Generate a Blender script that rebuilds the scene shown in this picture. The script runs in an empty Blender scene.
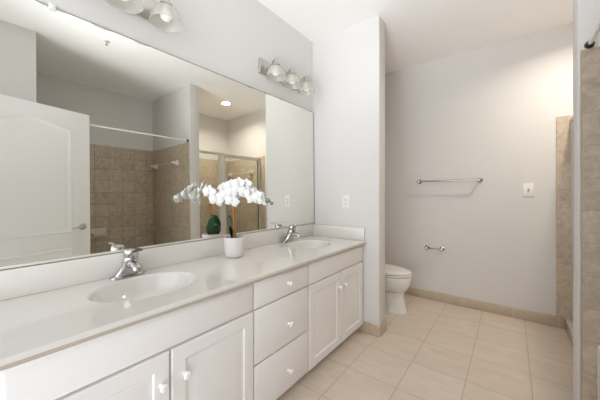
import bpy, bmesh, math, random
from mathutils import Vector, Matrix
random.seed(7)
C = bpy.context.scene.collection
S = bpy.context.scene
PI = math.pi

# ---------------------------------------------------------------- camera
cam_d = bpy.data.cameras.new('camera')
cam = bpy.data.objects.new('camera', cam_d); C.objects.link(cam)
cam.location = (1.58, 0.0, 1.2163)
cam.rotation_euler = (PI/2, 0, math.radians(37.528))
cam_d.sensor_width = 36.0
cam_d.lens = 274.875/600*36.0
cam_d.shift_y = -6.64/600
cam_d.clip_start = 0.01
S.camera = cam

# ---------------------------------------------------------------- world, exposure
world = bpy.data.worlds.new('daylight'); S.world = world
world.use_nodes = True
bg = world.node_tree.nodes['Background']
bg.inputs['Color'].default_value = (0.94, 0.97, 1.0, 1)
# even daylight, plus an added low lobe behind the camera to brighten the ceiling
wn = world.node_tree.nodes; wl = world.node_tree.links
w_tc = wn.new('ShaderNodeTexCoord'); w_dot = wn.new('ShaderNodeVectorMath'); w_dot.operation = 'DOT_PRODUCT'
w_dot.inputs[1].default_value = Vector((.1, -.86, -.5)).normalized()
w_mr = wn.new('ShaderNodeMapRange'); w_mr.interpolation_type = 'SMOOTHSTEP'
w_mr.inputs[1].default_value = .45; w_mr.inputs[2].default_value = 1; w_mr.inputs[3].default_value = .3; w_mr.inputs[4].default_value = 1.2
wl.new(w_tc.outputs['Generated'], w_dot.inputs[0]); wl.new(w_dot.outputs['Value'], w_mr.inputs[0]); wl.new(w_mr.outputs[0], bg.inputs['Strength'])
S.view_settings.view_transform = 'Standard'
S.view_settings.look = 'None'
S.view_settings.gamma = 1
S.view_settings.use_curve_mapping = False
S.view_settings.exposure = 0.97
sun_d = bpy.data.lights.new('fill_sun', 'SUN'); sun_d.energy = 1.0; sun_d.color = (.94, .97, 1); sun_d.angle = math.radians(80)  # added wide sun without falloff, evens the light from near to far
sun = bpy.data.objects.new('fill_sun', sun_d); C.objects.link(sun); sun.location = (1, -3, 2)
sun.rotation_euler = Vector((-.62, 1, -.14)).to_track_quat('-Z', 'Y').to_euler()
# added spot acting as a flash, lifts the room light off the ceiling
fl_d = bpy.data.lights.new('bounce_fill', 'SPOT'); fl_d.energy = 72; fl_d.color = (.93, .965, 1); fl_d.spot_size = math.radians(70); fl_d.spot_blend = 1; fl_d.shadow_soft_size = .25
fl = bpy.data.objects.new('bounce_fill', fl_d); C.objects.link(fl); fl.location = (1.15, -.12, 1.0)
fl.rotation_euler = Vector((-.1, 1.55, 1.73)).to_track_quat('-Z', 'Y').to_euler()
S.cycles.max_bounces = 16
S.cycles.diffuse_bounces = 10
S.cycles.glossy_bounces = 8
S.cycles.transparent_max_bounces = 16

# ---------------------------------------------------------------- materials
def lin(c):
    return tuple(((v/255)/12.92 if v/255 <= .04045 else ((v/255+.055)/1.055)**2.4) for v in c) + (1,)
def base_mat(name):
    m = bpy.data.materials.new(name); m.use_nodes = True
    nt = m.node_tree
    return m, nt, nt.nodes, nt.links, nt.nodes['Principled BSDF']
def mat(name, rgb, rough=.5, metal=0., vary=.04, scale=6., bump=0., bscale=60., coat=0., spec=.5, stretch=(1, 1, 1)):
    m, nt, N, L, P = base_mat(name)
    tc = N.new('ShaderNodeTexCoord'); mp = N.new('ShaderNodeMapping')
    mp.inputs['Scale'].default_value = stretch
    L.new(tc.outputs['Object'], mp.inputs['Vector'])
    no = N.new('ShaderNodeTexNoise'); no.inputs['Scale'].default_value = scale; no.inputs['Detail'].default_value = 5
    L.new(mp.outputs['Vector'], no.inputs['Vector'])
    mx = N.new('ShaderNodeMix'); mx.data_type = 'RGBA'
    c = lin(rgb)
    mx.inputs[6].default_value = tuple(max(0, v*(1-vary)) for v in c[:3])+(1,)
    mx.inputs[7].default_value = tuple(min(1, v*(1+vary)) for v in c[:3])+(1,)
    L.new(no.outputs['Fac'], mx.inputs[0]); L.new(mx.outputs[2], P.inputs['Base Color'])
    P.inputs['Roughness'].default_value = rough; P.inputs['Metallic'].default_value = metal
    P.inputs['Coat Weight'].default_value = coat; P.inputs['Coat Roughness'].default_value = .08
    P.inputs['Specular IOR Level'].default_value = spec
    if bump:
        n2 = N.new('ShaderNodeTexNoise'); n2.inputs['Scale'].default_value = bscale
        L.new(mp.outputs['Vector'], n2.inputs['Vector'])
        b = N.new('ShaderNodeBump'); b.inputs['Strength'].default_value = bump; b.inputs['Distance'].default_value = .002
        L.new(n2.outputs['Fac'], b.inputs['Height']); L.new(b.outputs['Normal'], P.inputs['Normal'])
    return m
def tile_mat(name, rgb_a, rgb_b, grout, axes, pitch, off, rough=.35, joint=.0035, mott=.5, nscale=7., aniso=(1, 1, 1)):
    """square tiles on a plane; axes such as 'XZ' pick the world axes, off is where a joint crosses each"""
    m, nt, N, L, P = base_mat(name)
    tc = N.new('ShaderNodeTexCoord'); sp = N.new('ShaderNodeSeparateXYZ')
    L.new(tc.outputs['Object'], sp.inputs[0])
    cb = N.new('ShaderNodeCombineXYZ')
    for i in (0, 1):
        a = N.new('ShaderNodeMath'); a.operation = 'SUBTRACT'
        L.new(sp.outputs[axes[i]], a.inputs[0]); a.inputs[1].default_value = off[i]-100*pitch
        L.new(a.outputs[0], cb.inputs[i])
    br = N.new('ShaderNodeTexBrick'); br.offset = 0; br.squash = 1
    br.inputs['Scale'].default_value = 1; br.inputs['Mortar Size'].default_value = joint/2
    br.inputs['Mortar Smooth'].default_value = .3
    br.inputs['Brick Width'].default_value = pitch; br.inputs['Row Height'].default_value = pitch
    br.inputs['Color1'].default_value = (0, 0, 0, 1); br.inputs['Color2'].default_value = (1, 1, 1, 1)
    br.inputs['Mortar'].default_value = (.5, .5, .5, 1)
    L.new(cb.outputs[0], br.inputs['Vector'])
    mp = N.new('ShaderNodeMapping'); mp.inputs['Scale'].default_value = aniso
    L.new(tc.outputs['Object'], mp.inputs['Vector'])
    no = N.new('ShaderNodeTexNoise'); no.inputs['Scale'].default_value = nscale; no.inputs['Detail'].default_value = 8
    no.inputs['Roughness'].default_value = .65; no.inputs['Distortion'].default_value = .8
    L.new(mp.outputs['Vector'], no.inputs['Vector'])
    rp = N.new('ShaderNodeMapRange'); rp.inputs[1].default_value = .3; rp.inputs[2].default_value = .7
    L.new(no.outputs['Fac'], rp.inputs[0])
    ad = N.new('ShaderNodeMix'); ad.data_type = 'FLOAT'; ad.inputs[0].default_value = mott
    L.new(br.outputs['Color'], ad.inputs[2]); L.new(rp.outputs[0], ad.inputs[3])
    mx = N.new('ShaderNodeMix'); mx.data_type = 'RGBA'
    mx.inputs[6].default_value = lin(rgb_a); mx.inputs[7].default_value = lin(rgb_b)
    L.new(ad.outputs[0], mx.inputs[0])
    mg = N.new('ShaderNodeMix'); mg.data_type = 'RGBA'; mg.inputs[7].default_value = lin(grout)
    L.new(br.outputs['Fac'], mg.inputs[0]); L.new(mx.outputs[2], mg.inputs[6])
    L.new(mg.outputs[2], P.inputs['Base Color'])
    P.inputs['Roughness'].default_value = rough
    iv = N.new('ShaderNodeMath'); iv.operation = 'SUBTRACT'; iv.inputs[0].default_value = 1
    L.new(br.outputs['Fac'], iv.inputs[1])
    b = N.new('ShaderNodeBump'); b.inputs['Strength'].default_value = .5; b.inputs['Distance'].default_value = .0015
    L.new(iv.outputs[0], b.inputs['Height']); L.new(b.outputs['Normal'], P.inputs['Normal'])
    return m
def glass_mat(name, tint, reflect=.06, white=0.):
    """thin sheet glass: clear straight-through light, Fresnel gloss, optional frosting"""
    m, nt, N, L, P = base_mat(name)
    out = N['Material Output']; N.remove(P)
    tr = N.new('ShaderNodeBsdfTransparent'); tr.inputs[0].default_value = lin(tint)
    gl = N.new('ShaderNodeBsdfGlossy'); gl.inputs['Roughness'].default_value = .03
    lw = N.new('ShaderNodeLayerWeight'); lw.inputs['Blend'].default_value = .5
    pw = N.new('ShaderNodeMath'); pw.operation = 'POWER'; pw.inputs[1].default_value = 5; L.new(lw.outputs['Facing'], pw.inputs[0])
    fr = N.new('ShaderNodeMapRange'); fr.inputs[3].default_value = .035; fr.inputs[4].default_value = .7; L.new(pw.outputs[0], fr.inputs[0])
    no = N.new('ShaderNodeTexNoise'); no.inputs['Scale'].default_value = 30
    a = N.new('ShaderNodeMixShader')
    src = tr
    if white:
        df = N.new('ShaderNodeBsdfDiffuse'); df.inputs[0].default_value = (.9, .9, .88, 1)
        tl = N.new('ShaderNodeBsdfTranslucent'); tl.inputs[0].default_value = (.9, .9, .88, 1)
        d2 = N.new('ShaderNodeMixShader'); d2.inputs[0].default_value = .5
        L.new(df.outputs[0], d2.inputs[1]); L.new(tl.outputs[0], d2.inputs[2])
        w = N.new('ShaderNodeMixShader')
        mr = N.new('ShaderNodeMapRange'); mr.inputs[3].default_value = white*.9; mr.inputs[4].default_value = min(1, white*1.1)
        L.new(no.outputs['Fac'], mr.inputs[0]); L.new(mr.outputs[0], w.inputs[0])
        L.new(tr.outputs[0], w.inputs[1]); L.new(d2.outputs[0], w.inputs[2]); src = w
    L.new(fr.outputs[0], a.inputs[0]); L.new(src.outputs[0], a.inputs[1]); L.new(gl.outputs[0], a.inputs[2])
    L.new(a.outputs[0], out.inputs['Surface'])
    return m
def emit_mat(name, rgb, strength):
    m, nt, N, L, P = base_mat(name)
    P.inputs['Base Color'].default_value = lin(rgb)
    P.inputs['Emission Color'].default_value = lin(rgb); P.inputs['Emission Strength'].default_value = strength
    return m
M = {}
M['paint'] = mat('greige_paint', (222, 220, 218), .75, vary=.012, bump=.05, bscale=180, spec=.3)
M['ceiling'] = mat('ceiling_paint', (250, 249, 248), .9, vary=.01, spec=.2)
M['white_paint'] = mat('white_door_paint', (244, 244, 244), .4, vary=.008)
M['cabinet'] = mat('white_cabinet_finish', (234, 232, 231), .38, vary=.012, scale=3)
M['cabinet_body'] = mat('cabinet_body_gap_shade', (214, 211, 208), .5, vary=.02)  # same white as the fronts, darkened for the shade in the gaps
M['knob'] = mat('white_porcelain', (240, 239, 237), .15, vary=.01, coat=.5)
M['marble'] = mat('cultured_marble', (224, 220, 215), .12, vary=.025, scale=4, coat=.6, stretch=(1, .6, 1))
M['china'] = mat('vitreous_china', (232, 231, 228), .1, vary=.01, coat=.5)
M['lid'] = mat('toilet_seat_plastic', (230, 229, 226), .2, vary=.01)
M['chrome'] = mat('chrome', (188, 186, 184), .12, metal=1, vary=.02)
M['satin'] = mat('brushed_nickel', (196, 192, 186), .28, metal=1, vary=.03)
M['bright_alu'] = mat('bright_aluminium', (222, 219, 210), .35, metal=.3, vary=.02)
M['dark_metal'] = mat('dark_bronze_flange', (84, 80, 76), .3, metal=.9, vary=.05)
M['rod_white'] = mat('cream_rod_enamel', (236, 232, 220), .3, vary=.01)
M['plastic'] = mat('white_wall_plate_plastic', (238, 237, 234), .35, vary=.008)
M['edge'] = mat('dark_mirror_edge', (140, 134, 126), .4, metal=.3, vary=.03)
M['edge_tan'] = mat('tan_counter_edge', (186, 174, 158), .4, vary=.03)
M['slot'] = mat('dark_slot', (70, 66, 62), .6, vary=.05)
M['ceramic'] = mat('ivory_ceramic', (226, 214, 206), .12, vary=.02, coat=.5)
M['pot'] = mat('white_pot_glaze', (222, 216, 213), .3, vary=.015, coat=.2)
M['soil'] = mat('bark_mulch', (120, 78, 52), .9, vary=.5, scale=90, bump=1., bscale=120)
M['stake'] = mat('orange_bamboo', (222, 128, 52), .5, vary=.12, scale=30, stretch=(1, 1, .2))
M['stem'] = mat('green_brown_stem', (96, 92, 60), .5, vary=.15, scale=40)
M['leaf'] = mat('dark_green_leaf', (34, 70, 36), .25, vary=.2, scale=25, coat=.3, stretch=(1, 1, .3))
M['petal'] = mat('white_petal', (228, 228, 228), .8, vary=.015, scale=40)
M['lip'] = mat('yellow_flower_lip', (236, 230, 196), .5, vary=.1, scale=60)
M['bud'] = mat('grey_green_bud', (122, 126, 108), .5, vary=.15, scale=60)
M['tub'] = mat('white_acrylic', (236, 236, 234), .18, vary=.01, coat=.3)
TK = dict(mott=.78, nscale=22, joint=.005)
TA, TB, TG = (166, 149, 129), (214, 199, 180), (178, 161, 140)
M['tile_tub_x'] = tile_mat('travertine_tub_back', TA, TB, (150, 130, 106), 'YZ', .164, (1.385, 1.95), **TK)
M['tile_tub_y'] = tile_mat('travertine_tub_end', TA, TB, TG, 'XZ', .164, (2.028, 1.95), **TK)
M['tile_shower_x'] = tile_mat('travertine_shower_back', TA, TB, TG, 'YZ', .168, (3.3, 1.925), **TK)
M['tile_shower_y'] = tile_mat('travertine_shower_end', TA, TB, TG, 'XZ', .168, (2.07, 1.925), **TK)
M['floor'] = tile_mat('floor_tile', (205, 190, 175), (222, 209, 195), (184, 167, 150), 'XY', .335, (1.012, 2.735), rough=.3,
                      joint=.006, mott=.8, nscale=2.6, aniso=(1.5, 4.5, 1))
M['base_x'] = tile_mat('base_tile_along_wall', (186, 168, 147), (202, 186, 166), (214, 202, 186), 'XZ', .335, (.92, -.09), rough=.35, joint=.004, mott=.8, nscale=4)
M['base_y'] = tile_mat('base_tile_end', (186, 168, 147), (202, 186, 166), (214, 202, 186), 'YZ', .335, (2.25, -.09), rough=.35, joint=.004, mott=.8, nscale=4)
M['glass'] = glass_mat('shower_glass', (249, 251, 248))
M['shade'] = glass_mat('lamp_shade_glass', (246, 246, 242), white=.36)
M['bulb'] = emit_mat('bulb_glass', (250, 247, 240), .08)
M['lens'] = emit_mat('downlight_lens', (255, 244, 226), 9)
def mirror_material():
    m, nt, N, L, P = base_mat('silvered_mirror')
    P.inputs['Metallic'].default_value = 1; P.inputs['Roughness'].default_value = 0.0
    no = N.new('ShaderNodeTexNoise'); no.inputs['Scale'].default_value = 2
    mx = N.new('ShaderNodeMix'); mx.data_type = 'RGBA'
    mx.inputs[6].default_value = (.855, .865, .815, 1); mx.inputs[7].default_value = (.865, .875, .825, 1)
    L.new(no.outputs['Fac'], mx.inputs[0]); L.new(mx.outputs[2], P.inputs['Base Color'])
    return m
M['mirror'] = mirror_material()

# ---------------------------------------------------------------- mesh helpers
def obj(name, bm, m, parent=None, sharp=.6, loc=None, rot=None, subsurf=0):
    bmesh.ops.remove_doubles(bm, verts=bm.verts, dist=1e-6)
    bmesh.ops.recalc_face_normals(bm, faces=bm.faces)
    me = bpy.data.meshes.new(name); bm.to_mesh(me); bm.free()
    for p in me.polygons: p.use_smooth = True
    me.set_sharp_from_angle(angle=sharp)
    me.materials.append(m)
    o = bpy.data.objects.new(name, me); C.objects.link(o)
    if loc: o.location = loc
    if rot: o.rotation_euler = rot
    if parent: o.parent = parent
    if subsurf:
        s = o.modifiers.new('sub', 'SUBSURF'); s.levels = subsurf; s.render_levels = subsurf
    return o
def tag(o, label, cat, group=None):
    o['label'] = label; o['category'] = cat
    if group: o['group'] = group
    return o
def thing(name, label, cat, loc=(0, 0, 0), rotz=0, group=None):
    o = bpy.data.objects.new(name, None); C.objects.link(o)
    o.location = loc; o.rotation_euler = (0, 0, rotz); o.empty_display_size = .05
    return tag(o, label, cat, group)
def struct(name, bm, m, parent=None, **k):
    o = obj(name, bm, m, parent, **k)
    if not parent: o['kind'] = 'structure'
    return o
def BM(): return bmesh.new()
def merge(bm, other):
    me = bpy.data.meshes.new('tmp'); other.to_mesh(me); other.free(); bm.from_mesh(me); bpy.data.meshes.remove(me)
    return bm
def box(bm, x0, x1, y0, y1, z0, z1, bev=0, seg=2):
    t = BM()
    bmesh.ops.create_cube(t, size=1)
    for v in t.verts:
        v.co = Vector(((x0+x1)/2+v.co.x*(x1-x0), (y0+y1)/2+v.co.y*(y1-y0), (z0+z1)/2+v.co.z*(z1-z0)))
    if bev: bmesh.ops.bevel(t, geom=t.edges[:], offset=bev, segments=seg, profile=.5, affect='EDGES')
    return merge(bm, t)
def rings(bm, loops, cap0=True, cap1=True, closed=True):
    vs = [[bm.verts.new(p) for p in l] for l in loops]
    n = len(loops[0])
    for a, b in zip(vs, vs[1:]):
        for i in range(n if closed else n-1):
            j = (i+1) % n
            bm.faces.new((a[i], a[j], b[j], b[i]))
    if cap0: bm.faces.new(vs[0][::-1])
    if cap1: bm.faces.new(vs[-1])
    return bm
def lathe(bm, prof, centre=(0, 0, 0), n=32, axis='Z', cap0=True, cap1=True):
    loops = []
    for r, h in prof:
        l = []
        for i in range(n):
            a = 2*PI*i/n; u, v = max(r, 1e-5)*math.cos(a), max(r, 1e-5)*math.sin(a)
            p = {'Z': (u, v, h), 'X': (h, u, v), 'Y': (v, h, u)}[axis]
            l.append(Vector(p)+Vector(centre))
        loops.append(l)
    return rings(bm, loops, cap0, cap1)
def tube(bm, pts, rad, n=12):
    pts = [Vector(p) for p in pts]
    if not hasattr(rad, '__len__'): rad = [rad]*len(pts)
    loops = []; ref = None
    for i, p in enumerate(pts):
        t = (pts[min(i+1, len(pts)-1)]-pts[max(i-1, 0)]).normalized()
        if ref is None:
            ref = Vector((0, 0, 1)) if abs(t.z) < .9 else Vector((1, 0, 0))
        u = (ref-t*ref.dot(t)).normalized(); v = t.cross(u); ref = u
        loops.append([p+(u*math.cos(2*PI*k/n)+v*math.sin(2*PI*k/n))*rad[i] for k in range(n)])
    return rings(bm, loops)
def smooth_path(pts, n=8):
    pts = [Vector(p) for p in pts]; out = []
    P = [pts[0]*2-pts[1]]+pts+[pts[-1]*2-pts[-2]]
    for i in range(1, len(P)-2):
        for k in range(n):
            t = k/n
            a, b, c, d = P[i-1], P[i], P[i+1], P[i+2]
            out.append(.5*((2*b)+(c-a)*t+(2*a-5*b+4*c-d)*t*t+(3*b-a-3*c+d)*t**3))
    out.append(pts[-1]); return out
def panel_slab(y0, y1, z0, z1, xb, xf, steps):
    """slab facing +X from xb to xf; steps (inset, depth) shape the front"""
    bm = BM()
    R = lambda i, x: [(x, y0+i, z0+i), (x, y1-i, z0+i), (x, y1-i, z1-i), (x, y0+i, z1-i)]
    return rings(bm, [R(0, xb)]+[R(i, xf-d) for i, d in steps])

# ---------------------------------------------------------------- room shell
CEIL = 2.732; YP = 2.258; YP2 = 2.40; XP = .692; YF = 3.424; XW = 1.851; XB = 2.93; YT = 1.99; YS = 2.125; YN = .5; YO = -.3
struct('floor', box(BM(), -.12, XB+.1, YO, YF+.1, -.1, 0), M['floor'])
struct('ceiling', box(BM(), -.12, XB+.1, YO, YF+.1, CEIL, CEIL+.1), M['ceiling'])
struct('wall_left', box(BM(), -.12, 0, YO, YF+.1, 0, CEIL), M['paint'])
struct('wall_far', box(BM(), 0, XB+.1, YF, YF+.1, 0, CEIL), M['paint'])
struct('wall_partition', box(BM(), 0, XP, YP, YP2, 0, CEIL, .004), M['paint'])
struct('wall_right', box(BM(), XB, XB+.1, YN-.1, YF, 0, CEIL), M['paint'])
struct('wall_shower', box(BM(), XW, XB, YT, YS, 0, CEIL, .004), M['paint'])
struct('wall_near', box(BM(), XW, XB, YO, YN, 0, CEIL, .004), M['paint'])
# tile cladding
TT = 1.945
struct('trim_1', box(BM(), XB-.012, XB, YN, YT, 0, TT, .002), M['tile_tub_x'])
struct('trim_2', box(BM(), XW+.009, XB-.012, YT-.012, YT, 0, TT, .005), M['tile_tub_y'])
struct('trim_3', box(BM(), XW+.009, XB-.012, YN, YN+.012, 0, TT, .005), M['tile_tub_y'])
struct('trim_4', box(BM(), XB-.012, XB, YS, YF, 0, 1.915, .002), M['tile_shower_x'])
struct('trim_5', box(BM(), 1.906, XB-.012, YF-.012, YF, 0, 1.915, .005), M['tile_shower_y'])
struct('trim_6', box(BM(), 1.906, XB-.012, YS, YS+.012, 0, 1.915, .005), M['tile_shower_y'])
b = box(BM(), 1.967, 2.07, YS+.012, YF-.012, 0, .085, .003)
tc = struct('trim_7', b, M['tile_shower_x'])
struct('curb_cap', box(BM(), 1.96, 2.077, YS+.012, YF-.012, .085, .105, .006), M['marble'], tc)
# tile base
struct('baseboard_far', box(BM(), 0, 1.958, YF-.0225, YF, 0, .092, .003), M['base_x'])
struct('baseboard_partition', box(BM(), .50, XP+.011, YP-.011, YP, 0, .092, .003), M['base_x'])
struct('baseboard_end', box(BM(), XP, XP+.011, YP, YP2+.011, 0, .092, .003), M['base_y'])
struct('baseboard_alcove', box(BM(), 0, XP, YP2, YP2+.011, 0, .092, .003), M['base_x'])

# ---------------------------------------------------------------- open door (seen in the mirror)
DW, DT, DH = .915, .036, 2.045
def arch_outline(u0, u1, z0, zs, rise, n=28):
    pts = [(u0, z0), (u1, z0), (u1, zs)]
    for i in range(1, n):
        t = i/n; s = math.sin(PI*t)
        pts.append((u1+(u0-u1)*t, zs+rise*(s**1.7)))
    pts.append((u0, zs)); return pts
def offset_poly(p, d):
    out = []; n = len(p)
    for i in range(n):
        a, b, c = Vector(p[i-1]), Vector(p[i]), Vector(p[(i+1) % n])
        e1 = (b-a).normalized(); e2 = (c-b).normalized()
        n1 = Vector((-e1.y, e1.x)); n2 = Vector((-e2.y, e2.x))
        m = (n1+n2); m = m/max(.3, m.length_squared)*2
        out.append(b+m*d)
    return out
def door_panel(out, side):
    """moulded panel on the face at local y = side*DT/2"""
    bm = BM(); loops = []
    for ins, h in ((0, -.001), (.002, .003), (.009, .007), (.018, .006), (.026, .0015), (.04, .001), (.062, .0045), (.07, .005)):
        loops.append([(q.x, side*(DT/2+h), q.y) for q in offset_poly(out, ins)])
    return rings(bm, loops, cap0=False)
door = struct('door_1', box(BM(), 0, DW, -DT/2, DT/2, 0, DH, .003), M['white_paint'])
ang = math.atan2(.967, .254)
ex = Vector((1.855, .895, 0)); dirv = Vector((.254, .967, 0)).normalized()
nrm = Vector((-.967, .254, 0)).normalized()
hp = ex-dirv*DW-nrm*DT/2
door.location = (hp.x, hp.y, .01); door.rotation_euler = (0, 0, ang)
for side in (1, -1):
    obj('door_panel', door_panel(arch_outline(.155, DW-.155, .87, 1.858, .062), side), M['white_paint'], door)
    obj('door_panel', door_panel([(.155, .22), (DW-.155, .22), (DW-.155, .728), (.155, .728)], side), M['white_paint'], door)
def lever_handle(side):
    bm = BM()
    y = lambda d: side*(DT/2+d)
    lathe(bm, [(.033, y(0)), (.033, y(.006)), (.024, y(.012)), (.012, y(.014)), (.011, y(.045)), (.013, y(.05)), (.004, y(.054))], (DW-.07, 0, .918), 24, 'Y')
    tube(bm, smooth_path([(DW-.07, y(.045), .918), (DW-.11, y(.05), .922), (DW-.15, y(.045), .915), (DW-.175, y(.04), .912)]), [.009]*8+[.008]*8+[.006]*8+[.004], 10)
    return bm
for side in (1, -1): obj('door_handle', lever_handle(side), M['satin'], door)

# ---------------------------------------------------------------- vanity
XF = .555; XK = .537; CZ = .803
def cab_door(parent, y0, y1, z0, z1, knob_y, knob_z):
    st = [(0, .003), (.004, 0), (.056, 0), (.062, .006), (.07, .0075), (.078, .0065), (.105, .0005), (.112, 0)]
    d = obj('door', panel_slab(y0, y1, z0, z1, XK, XF, st), M['cabinet'], parent, sharp=.5)
    knob(d, knob_y, knob_z); return d
def knob(parent, y, z):
    obj('knob', lathe(BM(), [(.009, 0), (.009, .004), (.0065, .01), (.009, .015), (.0155, .02), (.0165, .025), (.012, .030), (.003, .032)], (XF, y, z), 20, 'X'), M['knob'], parent)
def flat_front(name, parent, y0, y1, z0, z1):
    return obj(name, panel_slab(y0, y1, z0, z1, XK, XF, [(0, .006), (.004, .003), (.012, 0)]), M['cabinet'], parent, sharp=.9)
def cab_body(parent, y0, y1):
    bm = BM()
    z0, z1, w = .068, .776, .018
    box(bm, .02, XK, y0, y0+w, z0, z1); box(bm, .02, XK, y1-w, y1, z0, z1); box(bm, .02, XK, y0+w, y1-w, z0, z0+w)
    box(bm, .02, .03, y0+w, y1-w, z0+w, z1); box(bm, XK-w, XK, y0+w, y1-w, z0+w, z1)
    box(bm, .467, .485, y0, y1, 0, z0)
    return obj('body', bm, M['cabinet_body'], parent)
def double_cab(label, y0, y1, ymid, ka, kb, kz):
    t = thing('vanity_cabinet', label, 'cabinet', (0, 0, 0), group='two-door vanity cabinets')
    cab_body(t, y0, y1)
    flat_front('false_front', t, y0+.006, y1-.006, .629, .763)
    cab_door(t, y0+.006, ymid-.004, .077, .619, ka, kz); cab_door(t, ymid+.004, y1-.006, .077, .619, kb, kz)
    return t
double_cab('white two-door vanity cabinet with plain top panel under the nearer sink', .085, .957, .529, .494, .585, .506)
t = thing('vanity_cabinet', 'white three-drawer vanity cabinet between the two door cabinets', 'cabinet')
cab_body(t, .957, 1.432)
for z0, z1, kz in ((.629, .763, .697), (.345, .619, .462), (.077, .335, .19)):
    d = flat_front('drawer', t, .963, 1.426, z0, z1); knob(d, 1.225, kz)
double_cab('white two-door vanity cabinet under the farther sink, beside the end wall', 1.432, YP-.012, 1.853, 1.82, 1.90, .513)
# countertop with two oval openings
SINKS = [(.275, .566, .172, .222), (.27, 1.815, .168, .215)]
def ell(s, k, z, n=56): return [(s[0]+s[2]*k*math.cos(2*PI*i/n), s[1]+s[3]*k*math.sin(2*PI*i/n), z) for i in range(n)]
def counter():
    bm = BM(); y0, y1, x1 = -.03, YP-.004, .576
    outer = [(0.002, y0), (x1, y0), (x1, y1), (0.002, y1)]
    prof = [(0, -.026), (0, -.005), (.0015, -.0015), (.005, 0)]
    def loop(i, z): return [(.002, y0, CZ+z), (x1-i, y0, CZ+z), (x1-i, y1, CZ+z), (.002, y1, CZ+z)]
    vs = [[bm.verts.new(p) for p in loop(i, z)] for i, z in prof]
    for a, b in zip(vs, vs[1:]):
        for i in range(4): bm.faces.new((a[i], a[(i+1) % 4], b[(i+1) % 4], b[i]))
    es = [bm.edges.get((vs[-1][i], vs[-1][(i+1) % 4])) for i in range(4)]
    eb = [bm.edges.get((vs[0][i], vs[0][(i+1) % 4])) for i in range(4)]
    for s in SINKS:
        ra = [bm.verts.new(p) for p in ell(s, 1, CZ)]; rb = [bm.verts.new(p) for p in ell(s, 1, CZ-.026)]
        for i in range(len(ra)):
            j = (i+1) % len(ra); bm.faces.new((ra[i], ra[j], rb[j], rb[i]))
            es.append(bm.edges.get((ra[i], ra[j]))); eb.append(bm.edges.get((rb[i], rb[j])))
    bmesh.ops.triangle_fill(bm, use_beauty=True, edges=es)
    bmesh.ops.triangle_fill(bm, use_beauty=True, edges=eb)
    return bm
top = obj('vanity_countertop', counter(), M['marble'], sharp=.4)
tag(top, 'long cream cultured marble vanity top with two oval sinks', 'countertop')
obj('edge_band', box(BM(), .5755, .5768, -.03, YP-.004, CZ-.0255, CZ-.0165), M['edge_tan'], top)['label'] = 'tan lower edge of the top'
obj('backsplash', box(BM(), .001, .029, -.03, YP-.004, CZ, .918, .004), M['marble'], top)
obj('side_splash', box(BM(), .027, .566, YP-.024, YP-.002, CZ, .913, .004), M['marble'], top)
for s in SINKS:
    bm = BM()
    inner = [(1, 0), (.985, -.0008), (.965, -.0035), (.945, -.009), (.92, -.019), (.88, -.04), (.80, -.073), (.67, -.102), (.48, -.122), (.28, -.133), (.1, -.137)]
    outer = [(.1, -.149), (.3, -.145), (.5, -.135), (.7, -.115), (.84, -.084), (.93, -.045), (.97, -.03), (1, -.03)]
    rings(bm, [ell(s, k, CZ+z) for k, z in inner+outer+[(1, 0)]], cap0=False, cap1=False)
    k = obj('sink_basin', bm, M['marble'], top, sharp=1.2)
    obj('drain', lathe(BM(), [(.021, -.138), (.021, -.132), (.016, -.130), (.004, -.1305)], (s[0], s[1], CZ), 20), M['chrome'], k)
    obj('overflow_hole', lathe(BM(), [(.006, 0), (.006, .002)], (s[0]+.91*s[2]-.004, s[1], CZ-.042), 12, 'X'), M['slot'], k)

def faucet(loc, label):
    f = thing('sink_faucet', label, 'faucet', loc, group='chrome faucets on the vanity top')
    bm = BM()                                             # base plate, long along Y
    def obl(a, b, z, n=32): return [(a*math.copysign(abs(math.cos(2*PI*i/n))**.7, math.cos(2*PI*i/n)), b*math.copysign(abs(math.sin(2*PI*i/n))**.7, math.sin(2*PI*i/n)), z) for i in range(n)]
    rings(bm, [obl(.027, .078, 0), obl(.027, .078, .006), obl(.024, .074, .011), obl(.016, .05, .018)])
    obj('base_plate', bm, M['chrome'], f)
    bm = BM()
    def sec(a, b, cx, z, n=28): return [(cx+a*math.cos(2*PI*i/n), b*math.sin(2*PI*i/n), z) for i in range(n)]
    rings(bm, [sec(.026, .066, 0, .008), sec(.031, .056, .004, .018), sec(.034, .046, .012, .036), sec(.034, .038, .02, .058), sec(.033, .034, .030, .082), sec(.032, .032, .036, .098), sec(.029, .030, .037, .102)])
    obj('body', bm, M['chrome'], f, sharp=1)
    bm = BM()
    path = smooth_path([(.02, 0, .060), (.06, 0, .066), (.09, 0, .068), (.11, 0, .062), (.117, 0, .048)], 5)
    loops = []
    for i, p in enumerate(path):
        q = path[min(i+1, len(path)-1)]-path[max(i-1, 0)]; q.normalize(); up = Vector((-q.z, 0, q.x))
        w = .026-.006*i/len(path); h = .018-.004*i/len(path)
        loops.append([p+Vector((0, w*math.cos(2*PI*k/16), 0))+up*h*math.sin(2*PI*k/16) for k in range(16)])
    rings(bm, loops); obj('spout', bm, M['chrome'], f, sharp=1)
    bm = BM()
    rings(bm, [sec(.029, .030, .037, .1035), sec(.031, .032, .039, .112), sec(.030, .032, .042, .13), sec(.026, .028, .044, .141), sec(.013, .014, .046, .146)])
    path = smooth_path([(.04, 0, .132), (.07, 0, .142), (.10, 0, .147), (.132, 0, .146)], 4)
    loops = []
    for i, p in enumerate(path):
        w = .015+.003*i/len(path); h = .010-.005*i/len(path)
        loops.append([p+Vector((0, w*math.cos(2*PI*k/14), h*math.sin(2*PI*k/14))) for k in range(14)])
    rings(bm, loops); obj('lever', bm, M['chrome'], f, sharp=1)
    return f
faucet((.064, .563, CZ+.0008), 'chrome single-lever faucet behind the nearer sink, left of the orchid')
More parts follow.
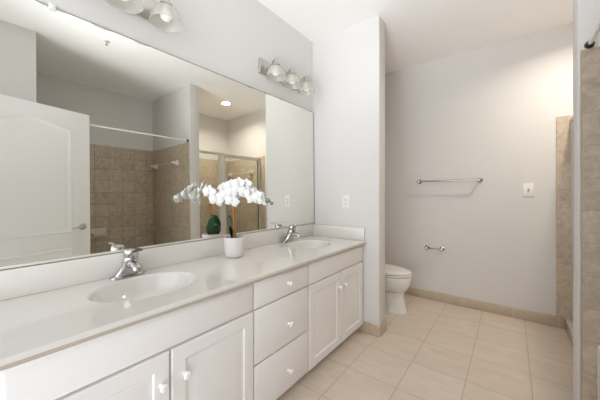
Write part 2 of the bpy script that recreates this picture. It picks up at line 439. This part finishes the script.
faucet((.064, 1.812, CZ+.0008), 'chrome single-lever faucet behind the farther sink, near the end wall')

# ---------------------------------------------------------------- mirror
mt = thing('wall_mirror', 'wide frameless mirror resting on the backsplash over the vanity', 'mirror', (.024, 1.1, .93))
n = Vector((1, -.0058, .0115)).normalized()
zc = Vector((0, 0, 1)); yv = zc.cross(n).normalized(); zv = n.cross(yv)
mt.matrix_world = Matrix((( n.x, yv.x, zv.x, .024), (n.y, yv.y, zv.y, 1.1), (n.z, yv.z, zv.z, .93), (0, 0, 0, 1)))
Y0, Y1, Z0, Z1 = -.03-1.1, YP-.008-1.1, -.004, 1.092
obj('mirror_glass', box(BM(), -.005, 0, Y0, Y1, Z0, Z1), M['mirror'], mt)
obj('bottom_channel', box(BM(), -.006, .003, Y0, Y1, Z0-.004, Z0+.006, .001), M['bright_alu'], mt)
obj('edge_strip', box(BM(), -.006, .0015, Y0, Y1, Z1-.0008, Z1+.002), M['edge'], mt)
obj('edge_strip', box(BM(), -.006, .0015, Y1-.0005, Y1+.002, Z0, Z1), M['edge'], mt)
for y in (.29-1.1,):
    bm = BM(); box(bm, -.006, .006, y-.012, y+.012, Z1-.014, Z1+.012, .002); lathe(bm, [(.004, .006), (.004, .008), (.001, .009)], (0, y, Z1-.001), 12, 'X')
    obj('clip', bm, M['plastic'], mt)

# ---------------------------------------------------------------- vanity lights
def vanity_light(yc, label):
    t = thing('vanity_light', label, 'wall light', (0, yc, 2.225), group='three-lamp wall lights over the mirror')
    bm = BM(); box(bm, 0, .022, -.27, .27, -.058, .058, .008, 3)
    obj('backplate', bm, M['satin'], t)
    for k in (-1, 0, 1):
        y = k*.2
        bm = BM(); lathe(bm, [(.02, .02), (.02, .026), (.012, .034), (.006, .036)], (0, y, -.01), 20, 'X')
        tube(bm, smooth_path([(.026, y, -.01), (.06, y, .01), (.09, y, .03), (.12, y, .026), (.127, y, .012)], 5), .0065, 10)
        a = obj('arm', bm, M['chrome'], t)
        obj('socket', lathe(BM(), [(.006, .04), (.015, .037), (.019, .024), (.021, .004), (.033, -.004), (.034, -.013), (.02, -.016)], (.127, y, 0), 24), M['chrome'], a)
        prof = [(.024, -.012), (.040, -.020), (.054, -.034), (.064, -.052), (.071, -.074), (.077, -.1), (.081, -.106)]
        inner = [(r-.003, h-.001) for r, h in prof[::-1]]
        s = obj('lamp_shade', lathe(BM(), prof+inner, (.127, y, 0), 40, cap0=False, cap1=False), M['shade'], t, sharp=1.2)
        obj('bulb', lathe(BM(), [(.012, -.012), (.013, -.03), (.022, -.045), (.028, -.062), (.026, -.078), (.015, -.09), (.003, -.093)], (.127, y, 0), 20), M['bulb'], s)
    return t
vanity_light(.525, 'chrome three-lamp wall light with glass shades, cut off by the top of the photo')
vanity_light(1.785, 'chrome three-lamp wall light with glass bell shades near the end wall')

# ---------------------------------------------------------------- orchid
def petal_grid(bm, origin, ax_l, ax_w, nrm, length, width, shape, cup, nl=6, nw=4):
    vs = []
    for i in range(nl+1):
        t = i/nl; w = width*shape(t)
        row = []
        for j in range(-nw//2, nw//2+1):
            s = 2*j/nw
            p = origin+ax_l*(length*t)+ax_w*(w*s/2)+nrm*(cup*(math.sin(t*PI*.8)*.6-.9*t*t+.35*s*s))
            row.append(bm.verts.new(p))
        vs.append(row)
    for a, b in zip(vs, vs[1:]):
        for j in range(len(a)-1): bm.faces.new((a[j], a[j+1], b[j+1], b[j]))
def flower(parent, pos, face, size, roll):
    z = Vector(face).normalized(); up = Vector((0, 0, 1)); x = up.cross(z).normalized(); y = z.cross(x)
    R = Matrix.Rotation(roll, 3, z); x = R @ x; y = R @ y
    o = Vector(pos); bm = BM()
    wide = lambda t: max(.08, math.sin(PI*min(1, t**.75))**.6) if t < 1 else .12
    nar = lambda t: max(.1, math.sin(PI*min(1, t**.85))**.7) if t < 1 else .1
    for a in (90, 215, 325):
        d = x*math.cos(math.radians(a))+y*math.sin(math.radians(a)); w = z.cross(d)
        petal_grid(bm, o-z*size*.03, d, w, z, size*.52, size*.36, nar, size*.08)
    for a in (12, 168):
        d = x*math.cos(math.radians(a))+y*math.sin(math.radians(a)); w = z.cross(d)
        petal_grid(bm, o+z*size*.01, d, w, z, size*.55, size*.56, wide, size*.1)
    f = obj('flower', bm, M['petal'], parent, sharp=1.5)
    so = f.modifiers.new('thickness', 'SOLIDIFY'); so.thickness = .0012
    bm = BM()
    for a, l in ((270, .15), (205, .1), (335, .1)):
        d = (x*math.cos(math.radians(a))+y*math.sin(math.radians(a))+z*.5).normalized(); w = z.cross(d).normalized()
        petal_grid(bm, o+z*size*.02, d, w, z, size*l, size*.13, nar, size*.05, 4, 2)
    tube(bm, [o, o+z*size*.06, o+z*size*.11], [size*.03, size*.04, size*.015], 8)
    l = obj('lip', bm, M['lip'], f, sharp=1.5); s2 = l.modifiers.new('thickness', 'SOLIDIFY'); s2.thickness = .001
    return f
PX, PY = .149, 1.16
orc = thing('potted_orchid', 'white moth orchid with arching spray in a white pot between the sinks', 'plant', (0, 0, 0))
prof = [(.036, 0), (.044, .002), (.052, .009), (.0575, .022), (.0615, .045), (.064, .08), (.0655, .125), (.066, .130), (.064, .131), (.061, .128), (.06, .112), (.0, .112)]
obj('pot', lathe(BM(), prof, (PX, PY, CZ+.0008), 48), M['pot'], orc, sharp=.8)
obj('soil', lathe(BM(), [(.0595, .112), (.05, .118), (.03, .121), (.003, .122)], (PX, PY, CZ), 24), M['soil'], orc)
obj('support_stake', tube(BM(), [(PX, PY, CZ+.08), (PX-.002, PY, 1.08), (PX-.004, PY-.004, 1.255)], .008, 10), M['stake'], orc)
ARCH = [(PX+.008, PY-.006, CZ+.1), (PX+.007, PY-.008, 1.10), (PX+.008, PY-.012, 1.235), (.19, 1.14, 1.272), (.27, 1.125, 1.268), (.38, 1.107, 1.235), (.48, 1.093, 1.196), (.562, 1.082, 1.165)]
path = smooth_path(ARCH, 6)
obj('flower_stem', tube(BM(), path, [.0042-.0028*i/len(path) for i in range(len(path))], 8), M['stem'], orc)
obj('flower_stem', tube(BM(), smooth_path([(PX-.006, PY-.004, CZ+.1), (PX-.006, PY-.006, 1.12), (PX-.012, PY-.014, 1.22), (.115, 1.115, 1.245), (.085, 1.07, 1.235), (.06, 1.03, 1.20)], 6), .0028, 8), M['stem'], orc)
FL = [(.078, 1.02, 1.225, .09, (.45, -.9, 0)), (.115, 1.045, 1.175, .095, (.5, -.8, -.1)), (.12, 1.095, 1.245, .09, (.3, -.9, .2)), (.165, 1.085, 1.2, .095, (.7, -.7, 0)),
      (.18, 1.105, 1.268, .085, (.4, -.8, .3)), (.215, 1.095, 1.225, .095, (.75, -.65, .05)), (.225, 1.08, 1.17, .09, (.6, -.8, -.1)), (.255, 1.105, 1.275, .09, (.5, -.7, .25)),
      (.285, 1.09, 1.232, .095, (.8, -.6, 0)), (.315, 1.11, 1.27, .08, (.4, -.8, .3)), (.345, 1.085, 1.222, .085, (.8, -.6, 0)), (.385, 1.09, 1.21, .08, (.6, -.8, -.05)),
      (.42, 1.075, 1.185, .075, (.8, -.6, -.1)), (.455, 1.08, 1.2, .07, (.5, -.85, .1)), (.485, 1.085, 1.172, .06, (.85, -.5, -.1)),
      (.10, 1.13, 1.225, .085, (-.8, -.5, .1)), (.20, 1.165, 1.245, .085, (-.7, .2, .2)), (.33, 1.14, 1.235, .08, (-.4, .8, .1)), (.43, 1.115, 1.205, .07, (-.6, -.7, .05)),
      (.26, 1.10, 1.21, .085, (-.8, -.6, .0)), (.31, 1.115, 1.25, .085, (-.85, -.5, .1)), (.37, 1.1, 1.225, .08, (-.8, -.6, 0)), (.475, 1.09, 1.19, .065, (-.8, -.6, 0))]
for x, y, z, s, f in FL:
    flower(orc, (x, y, z), f, s, random.uniform(-.35, .35))
for x, y, z, r in ((.515, 1.088, 1.176, .012), (.535, 1.08, 1.178, .0105), (.548, 1.088, 1.162, .009), (.562, 1.081, 1.163, .007)):
    obj('bud', lathe(BM(), [(.001, -1.3*r), (.6*r, -.9*r), (r, -.1*r), (.8*r, .6*r), (.001, 1.2*r)], (x, y, z), 12), M['bud'], orc)
def leaf(base, axis, wid, length, width, bend):
    bm = BM(); a = Vector(axis).normalized(); w = Vector(wid); w = (w-a*w.dot(a)).normalized(); nn = a.cross(w)
    shp = lambda t: max(.12, math.sin(PI*min(.97, t*.9+.06))**.62)
    vs = []
    for i in range(13):
        t = i/12; row = []
        for j in range(-3, 4):
            s = j/3
            row.append(bm.verts.new(Vector(base)+a*length*t+w*width*shp(t)*s/2+nn*(bend*t*t+.008*s*s)))
        vs.append(row)
    for r1, r2 in zip(vs, vs[1:]):
        for j in range(6): bm.faces.new((r1[j], r1[j+1], r2[j+1], r2[j]))
    l = obj('leaf', bm, M['leaf'], orc, sharp=1.5); so = l.modifiers.new('thickness', 'SOLIDIFY'); so.thickness = .002
leaf((PX-.02, PY-.005, CZ+.11), (-.1, 0, 1), (.50, -.86, .05), .158, .105, -.012)
leaf((PX-.01, PY+.012, CZ+.11), (-.22, .12, 1), (.62, -.76, 0), .10, .07, -.03)

# ---------------------------------------------------------------- toilet
TY = 2.875
toi = thing('toilet', 'white toilet with closed lid behind the partition', 'toilet', (0, TY, 0))
def egg(x0, x1, b, z, n=40):
    """back at x0, front tip at x1, half width b; fuller at the back, rounder in front"""
    c = x0+(x1-x0)*.46; out = []
    for i in range(n):
        a = 2*PI*i/n; ca, sa = math.cos(a), math.sin(a)
        if ca >= 0: out.append((c+(x1-c)*ca, b*sa, z))
        else: out.append((c-(c-x0)*abs(ca)**.75, b*math.copysign(abs(sa)**.85, sa), z))
    return out
bm = rings(BM(), [egg(.13, .742, .14, 0), egg(.13, .742, .14, .01), egg(.135, .734, .134, .03), egg(.15, .722, .126, .09), egg(.16, .712, .12, .15), egg(.17, .710, .12, .185), egg(.19, .728, .138, .215)], cap1=False)
obj('pedestal', bm, M['china'], toi, sharp=1)
bm = rings(BM(), [egg(.19, .728, .13, .215), egg(.2, .752, .155, .245), egg(.2, .771, .174, .285), egg(.2, .781, .183, .33), egg(.2, .783, .186, .365), egg(.2, .779, .183, .374)], cap0=False)
obj('bowl', bm, M['china'], toi, sharp=1)
obj('seat', rings(BM(), [egg(.225, .779, .181, .378), egg(.222, .785, .186, .382), egg(.222, .785, .186, .392), egg(.225, .78, .182, .396)]), M['lid'], toi, sharp=.9)
obj('lid', rings(BM(), [egg(.22, .779, .182, .4005), egg(.218, .786, .187, .405), egg(.22, .785, .186, .415), egg(.23, .77, .175, .424), egg(.26, .7, .14, .431), egg(.33, .6, .08, .434)]), M['lid'], toi, sharp=1)
bm = BM(); box(bm, .02, .215, -.225, .225, .37, .71, .018, 3); obj('tank', bm, M['china'], toi)
bm = BM(); box(bm, .012, .225, -.235, .235, .711, .74, .01, 3); obj('tank_lid', bm, M['china'], toi)
bm = BM(); box(bm, .18, .25, -.09, .09, .372, .4, .008, 2); obj('hinge', bm, M['lid'], toi)

# ---------------------------------------------------------------- far-wall fittings
def wall_bar(name, label, cat, x0, x1, z, off, r, pr):
    t = thing(name, label, cat, ((x0+x1)/2, YF, z))
    h = (x1-x0)/2
    obj('bar', tube(BM(), [(-h, -off, 0), (h, -off, 0)], r, 14), M['chrome'], t)
    for s in (-1, 1):
        bm = BM()
        lathe(bm, [(pr, 0), (pr, -.006), (pr*.8, -.012), (pr*.5, -.018), (pr*.45, -off+.014), (pr*.62, -off+.008), (pr*.68, -off), (pr*.5, -off-.01), (.001, -off-.013)], (s*h, 0, 0), 22, 'Y')
        obj('post', bm, M['chrome'], t)
    return t
wall_bar('towel_bar', 'long chrome towel bar on the far wall', 'towel bar', .728, 1.322, 1.354, .07, .0085, .026)
wall_bar('toilet_paper_holder', 'short empty chrome toilet paper holder low on the far wall', 'toilet paper holder', .81, .965, .593, .06, .007, .025)
sw = thing('light_switch', 'white wall plate with a single toggle on the far wall', 'light switch', (1.711, YF, 1.249))
obj('wall_plate', box(BM(), -.041, .041, -.007, 0, -.064, .064, .003), M['plastic'], sw)
bm = BM(); box(bm, -.006, .006, -.0085, -.006, -.013, .013, .0005); obj('toggle_slot', bm, M['slot'], sw)
bm = BM(); box(bm, -.004, .004, -.018, -.007, -.002, .007, .001); obj('toggle', bm, M['plastic'], sw)
ou = thing('wall_outlet', 'white duplex outlet on the end wall beside the mirror', 'outlet', (.378, YP, 1.14))
obj('wall_plate', box(BM(), -.036, .036, -.006, 0, -.061, .061, .003), M['plastic'], ou)
for dz in (.022, -.022):
    bm = BM(); lathe(bm, [(.0165, -.006), (.0165, -.008), (.015, -.009)], (0, 0, dz), 20, 'Y'); so = obj('receptacle', bm, M['plastic'], ou)
    bm = BM()
    for dx in (-.006, .006): box(bm, dx-.0013, dx+.0013, -.0096, -.0085, dz-.002, dz+.008)
    box(bm, -.0025, .0025, -.0096, -.0085, dz-.011, dz-.006)
    obj('slots', bm, M['slot'], so)

# ---------------------------------------------------------------- tub alcove (seen in the mirror and at the right edge)
def tub():
    bm = BM(); x0, x1, y0, y1, H = 1.915, XB-.012, YN+.012, YT-.012, .475
    def rr(ix, z, n=6):
        a0, a1, b0, b1 = x0+ix, x1-ix, y0+ix, y1-ix
        r = max(.004, .02+ix*1.2); r = min(r, .2); out = []
        for cx, cy, s in ((a1-r, b1-r, 0), (a0+r, b1-r, 90), (a0+r, b0+r, 180), (a1-r, b0+r, 270)):
            for k in range(n+1):
                a = math.radians(s+90*k/n); out.append((cx+r*math.cos(a), cy+r*math.sin(a), z))
        return out
    return rings(bm, [rr(0, 0), rr(0, H-.012), rr(.003, H-.003), rr(.01, H), rr(.085, H), rr(.1, H-.01), rr(.13, .28), rr(.17, .12), rr(.24, .09)])
tb = obj('bathtub', tub(), M['tub'], sharp=.7)
tag(tb, 'white bathtub built in between tiled walls, right of the shower', 'bathtub')
tb['label'] = 'white bathtub rim at the right edge of the photo, against the tiled wall'
rod = thing('shower_curtain_rod', 'slim pale curtain rod spanning the tub alcove above the tile', 'curtain rod', (1.893, 0, 1.966))
obj('rod', tube(BM(), [(0, YN, 0), (0, YT, 0)], .0095, 16), M['rod_white'], rod)
for y, s in ((YN, 1), (YT, -1)):
    obj('flange', lathe(BM(), [(.019, y), (.019, y+s*.006), (.017, y+s*.012), (.0145, y+s*.024), (.013, y+s*.026)], (0, 0, 0), 24, 'Y'), M['dark_metal'], rod)
def ceramic_bar(x0, x1, yw, z, label):
    t = thing('ceramic_towel_bar', label, 'towel bar', ((x0+x1)/2, yw, z), group='ceramic-bracket towel bars')
    h = (x1-x0)/2
    obj('bar', tube(BM(), [(-h, -.062, 0), (h, -.062, 0)], .007, 12), M['bright_alu'], t)
    for s in (-1, 1):
        sq = lambda w, y: [(s*h+w*a, y, w*b) for a, b in ((-1, -.8), (-.8, -1), (.8, -1), (1, -.8), (1, .8), (.8, 1), (-.8, 1), (-1, .8))]
        obj('bracket', rings(BM(), [sq(.042, 0), sq(.042, -.008), sq(.034, -.018), sq(.02, -.045), sq(.016, -.06), sq(.017, -.075), sq(.012, -.082)]), M['ceramic'], t, sharp=.5)
ceramic_bar(2.17, 2.80, YT-.012, 1.692, 'towel bar with ivory ceramic brackets on the tub end wall, seen in the mirror')
ceramic_bar(2.22, 2.83, YF-.012, 1.64, 'towel bar with ivory ceramic brackets inside the glass shower, seen in the mirror')
sd = thing('soap_dish', 'pinkish ivory ceramic soap dish on the tiled wall beside the door edge, seen in mirror', 'soap dish', (XB-.012, 1.255, .748))
bm = BM(); box(bm, -.012, 0, -.09, .09, -.062, .062, .005, 2); obj('back_plate', bm, M['ceramic'], sd)
bm = BM()
rr = lambda w, d, z: [(-d, -w, z), (-d*.8, -w-.004, z), (-.01, -w-.006, z), (-.01, w+.006, z), (-d*.8, w+.004, z), (-d, w, z)]
rings(bm, [rr(.05, .04, -.05), rr(.066, .07, -.04), rr(.075, .085, -.012), rr(.078, .088, -.002), rr(.07, .08, -.002), rr(.06, .065, -.025)])
obj('tray', bm, M['ceramic'], sd)

# ---------------------------------------------------------------- shower enclosure
GX = 2.018; YA, YB = YS+.013, YF-.013; ZA, ZB = .105, 1.885
se = thing('shower_enclosure', 'glass shower enclosure with pale metal frame on the curb', 'shower enclosure', (GX, 0, 0))
obj('header_rail', box(BM(), -.018, .018, YA, YB, ZB-.032, ZB, .003), M['bright_alu'], se)
obj('bottom_rail', box(BM(), -.018, .018, YA, YB, ZA, ZA+.025, .003), M['bright_alu'], se)
for y in (YA, YB-.028): obj('jamb', box(BM(), -.016, .016, y, y+.028, ZA+.025, ZB-.032, .003), M['bright_alu'], se)
obj('post', box(BM(), -.02, .02, 2.555, 2.645, ZA+.025, ZB-.032, .004), M['bright_alu'], se)
obj('glass_pane', box(BM(), -.003, .003, YA+.028, 2.555, ZA+.025, ZB-.032), M['glass'], se)
bm = BM()
for a in ((2.65, 2.672, ZA+.03, ZB-.036), (3.36, 3.382, ZA+.03, ZB-.036)): box(bm, -.012, .012, *a, .002)
for a in ((2.672, 3.36, ZA+.03, ZA+.052), (2.672, 3.36, ZB-.058, ZB-.036)): box(bm, -.012, .012, *a, .002)
dr = obj('door_frame', bm, M['bright_alu'], se)
obj('door_glass', box(BM(), -.003, .003, 2.672, 3.36, ZA+.052, ZB-.058), M['glass'], dr)
obj('door_pull', tube(BM(), smooth_path([(-.01, 2.72, .98), (-.045, 2.72, .99), (-.045, 2.72, 1.12), (-.01, 2.72, 1.13)], 5), .006, 10), M['chrome'], dr)

# ---------------------------------------------------------------- ceiling fittings
dl = thing('recessed_downlight', 'small round lit downlight in the ceiling over the shower', 'ceiling light', (2.116, 2.783, CEIL))
obj('trim_ring', lathe(BM(), [(.062, 0), (.095, 0), (.095, -.004), (.088, -.008), (.066, -.006), (.062, 0)], (0, 0, 0), 40, cap0=False, cap1=False), M['ceiling'], dl)
obj('lens', lathe(BM(), [(.064, -.001), (.064, -.005), (.03, -.008), (.003, -.009)], (0, 0, 0), 32), M['lens'], dl)
ld = bpy.data.lights.new('downlight', 'AREA'); ld.shape = 'DISK'; ld.size = .12; ld.energy = 7; ld.color = (1, .91, .79); ld.spread = math.radians(150)
lo = bpy.data.objects.new('downlight_light', ld); C.objects.link(lo); lo.parent = dl; lo.location = (0, 0, -.014)
sp = thing('fire_sprinkler', 'small chrome sprinkler head hanging from the ceiling', 'sprinkler', (1.549, .957, CEIL))
obj('escutcheon', lathe(BM(), [(.032, 0), (.032, -.003), (.022, -.01), (.012, -.012)], (0, 0, 0), 24), M['bright_alu'], sp)
bm = BM(); lathe(bm, [(.009, -.01), (.009, -.022), (.005, -.024)], (0, 0, 0), 14)
for s in (-1, 1): tube(bm, smooth_path([(s*.006, 0, -.022), (s*.012, 0, -.032), (s*.004, 0, -.046)], 4), .0022, 8)
obj('frame', bm, M['chrome'], sp)
obj('deflector', lathe(BM(), [(.003, -.044), (.015, -.046), (.015, -.048), (.003, -.05)], (0, 0, 0), 16), M['chrome'], sp)
sp.scale = (.75, .75, .75)
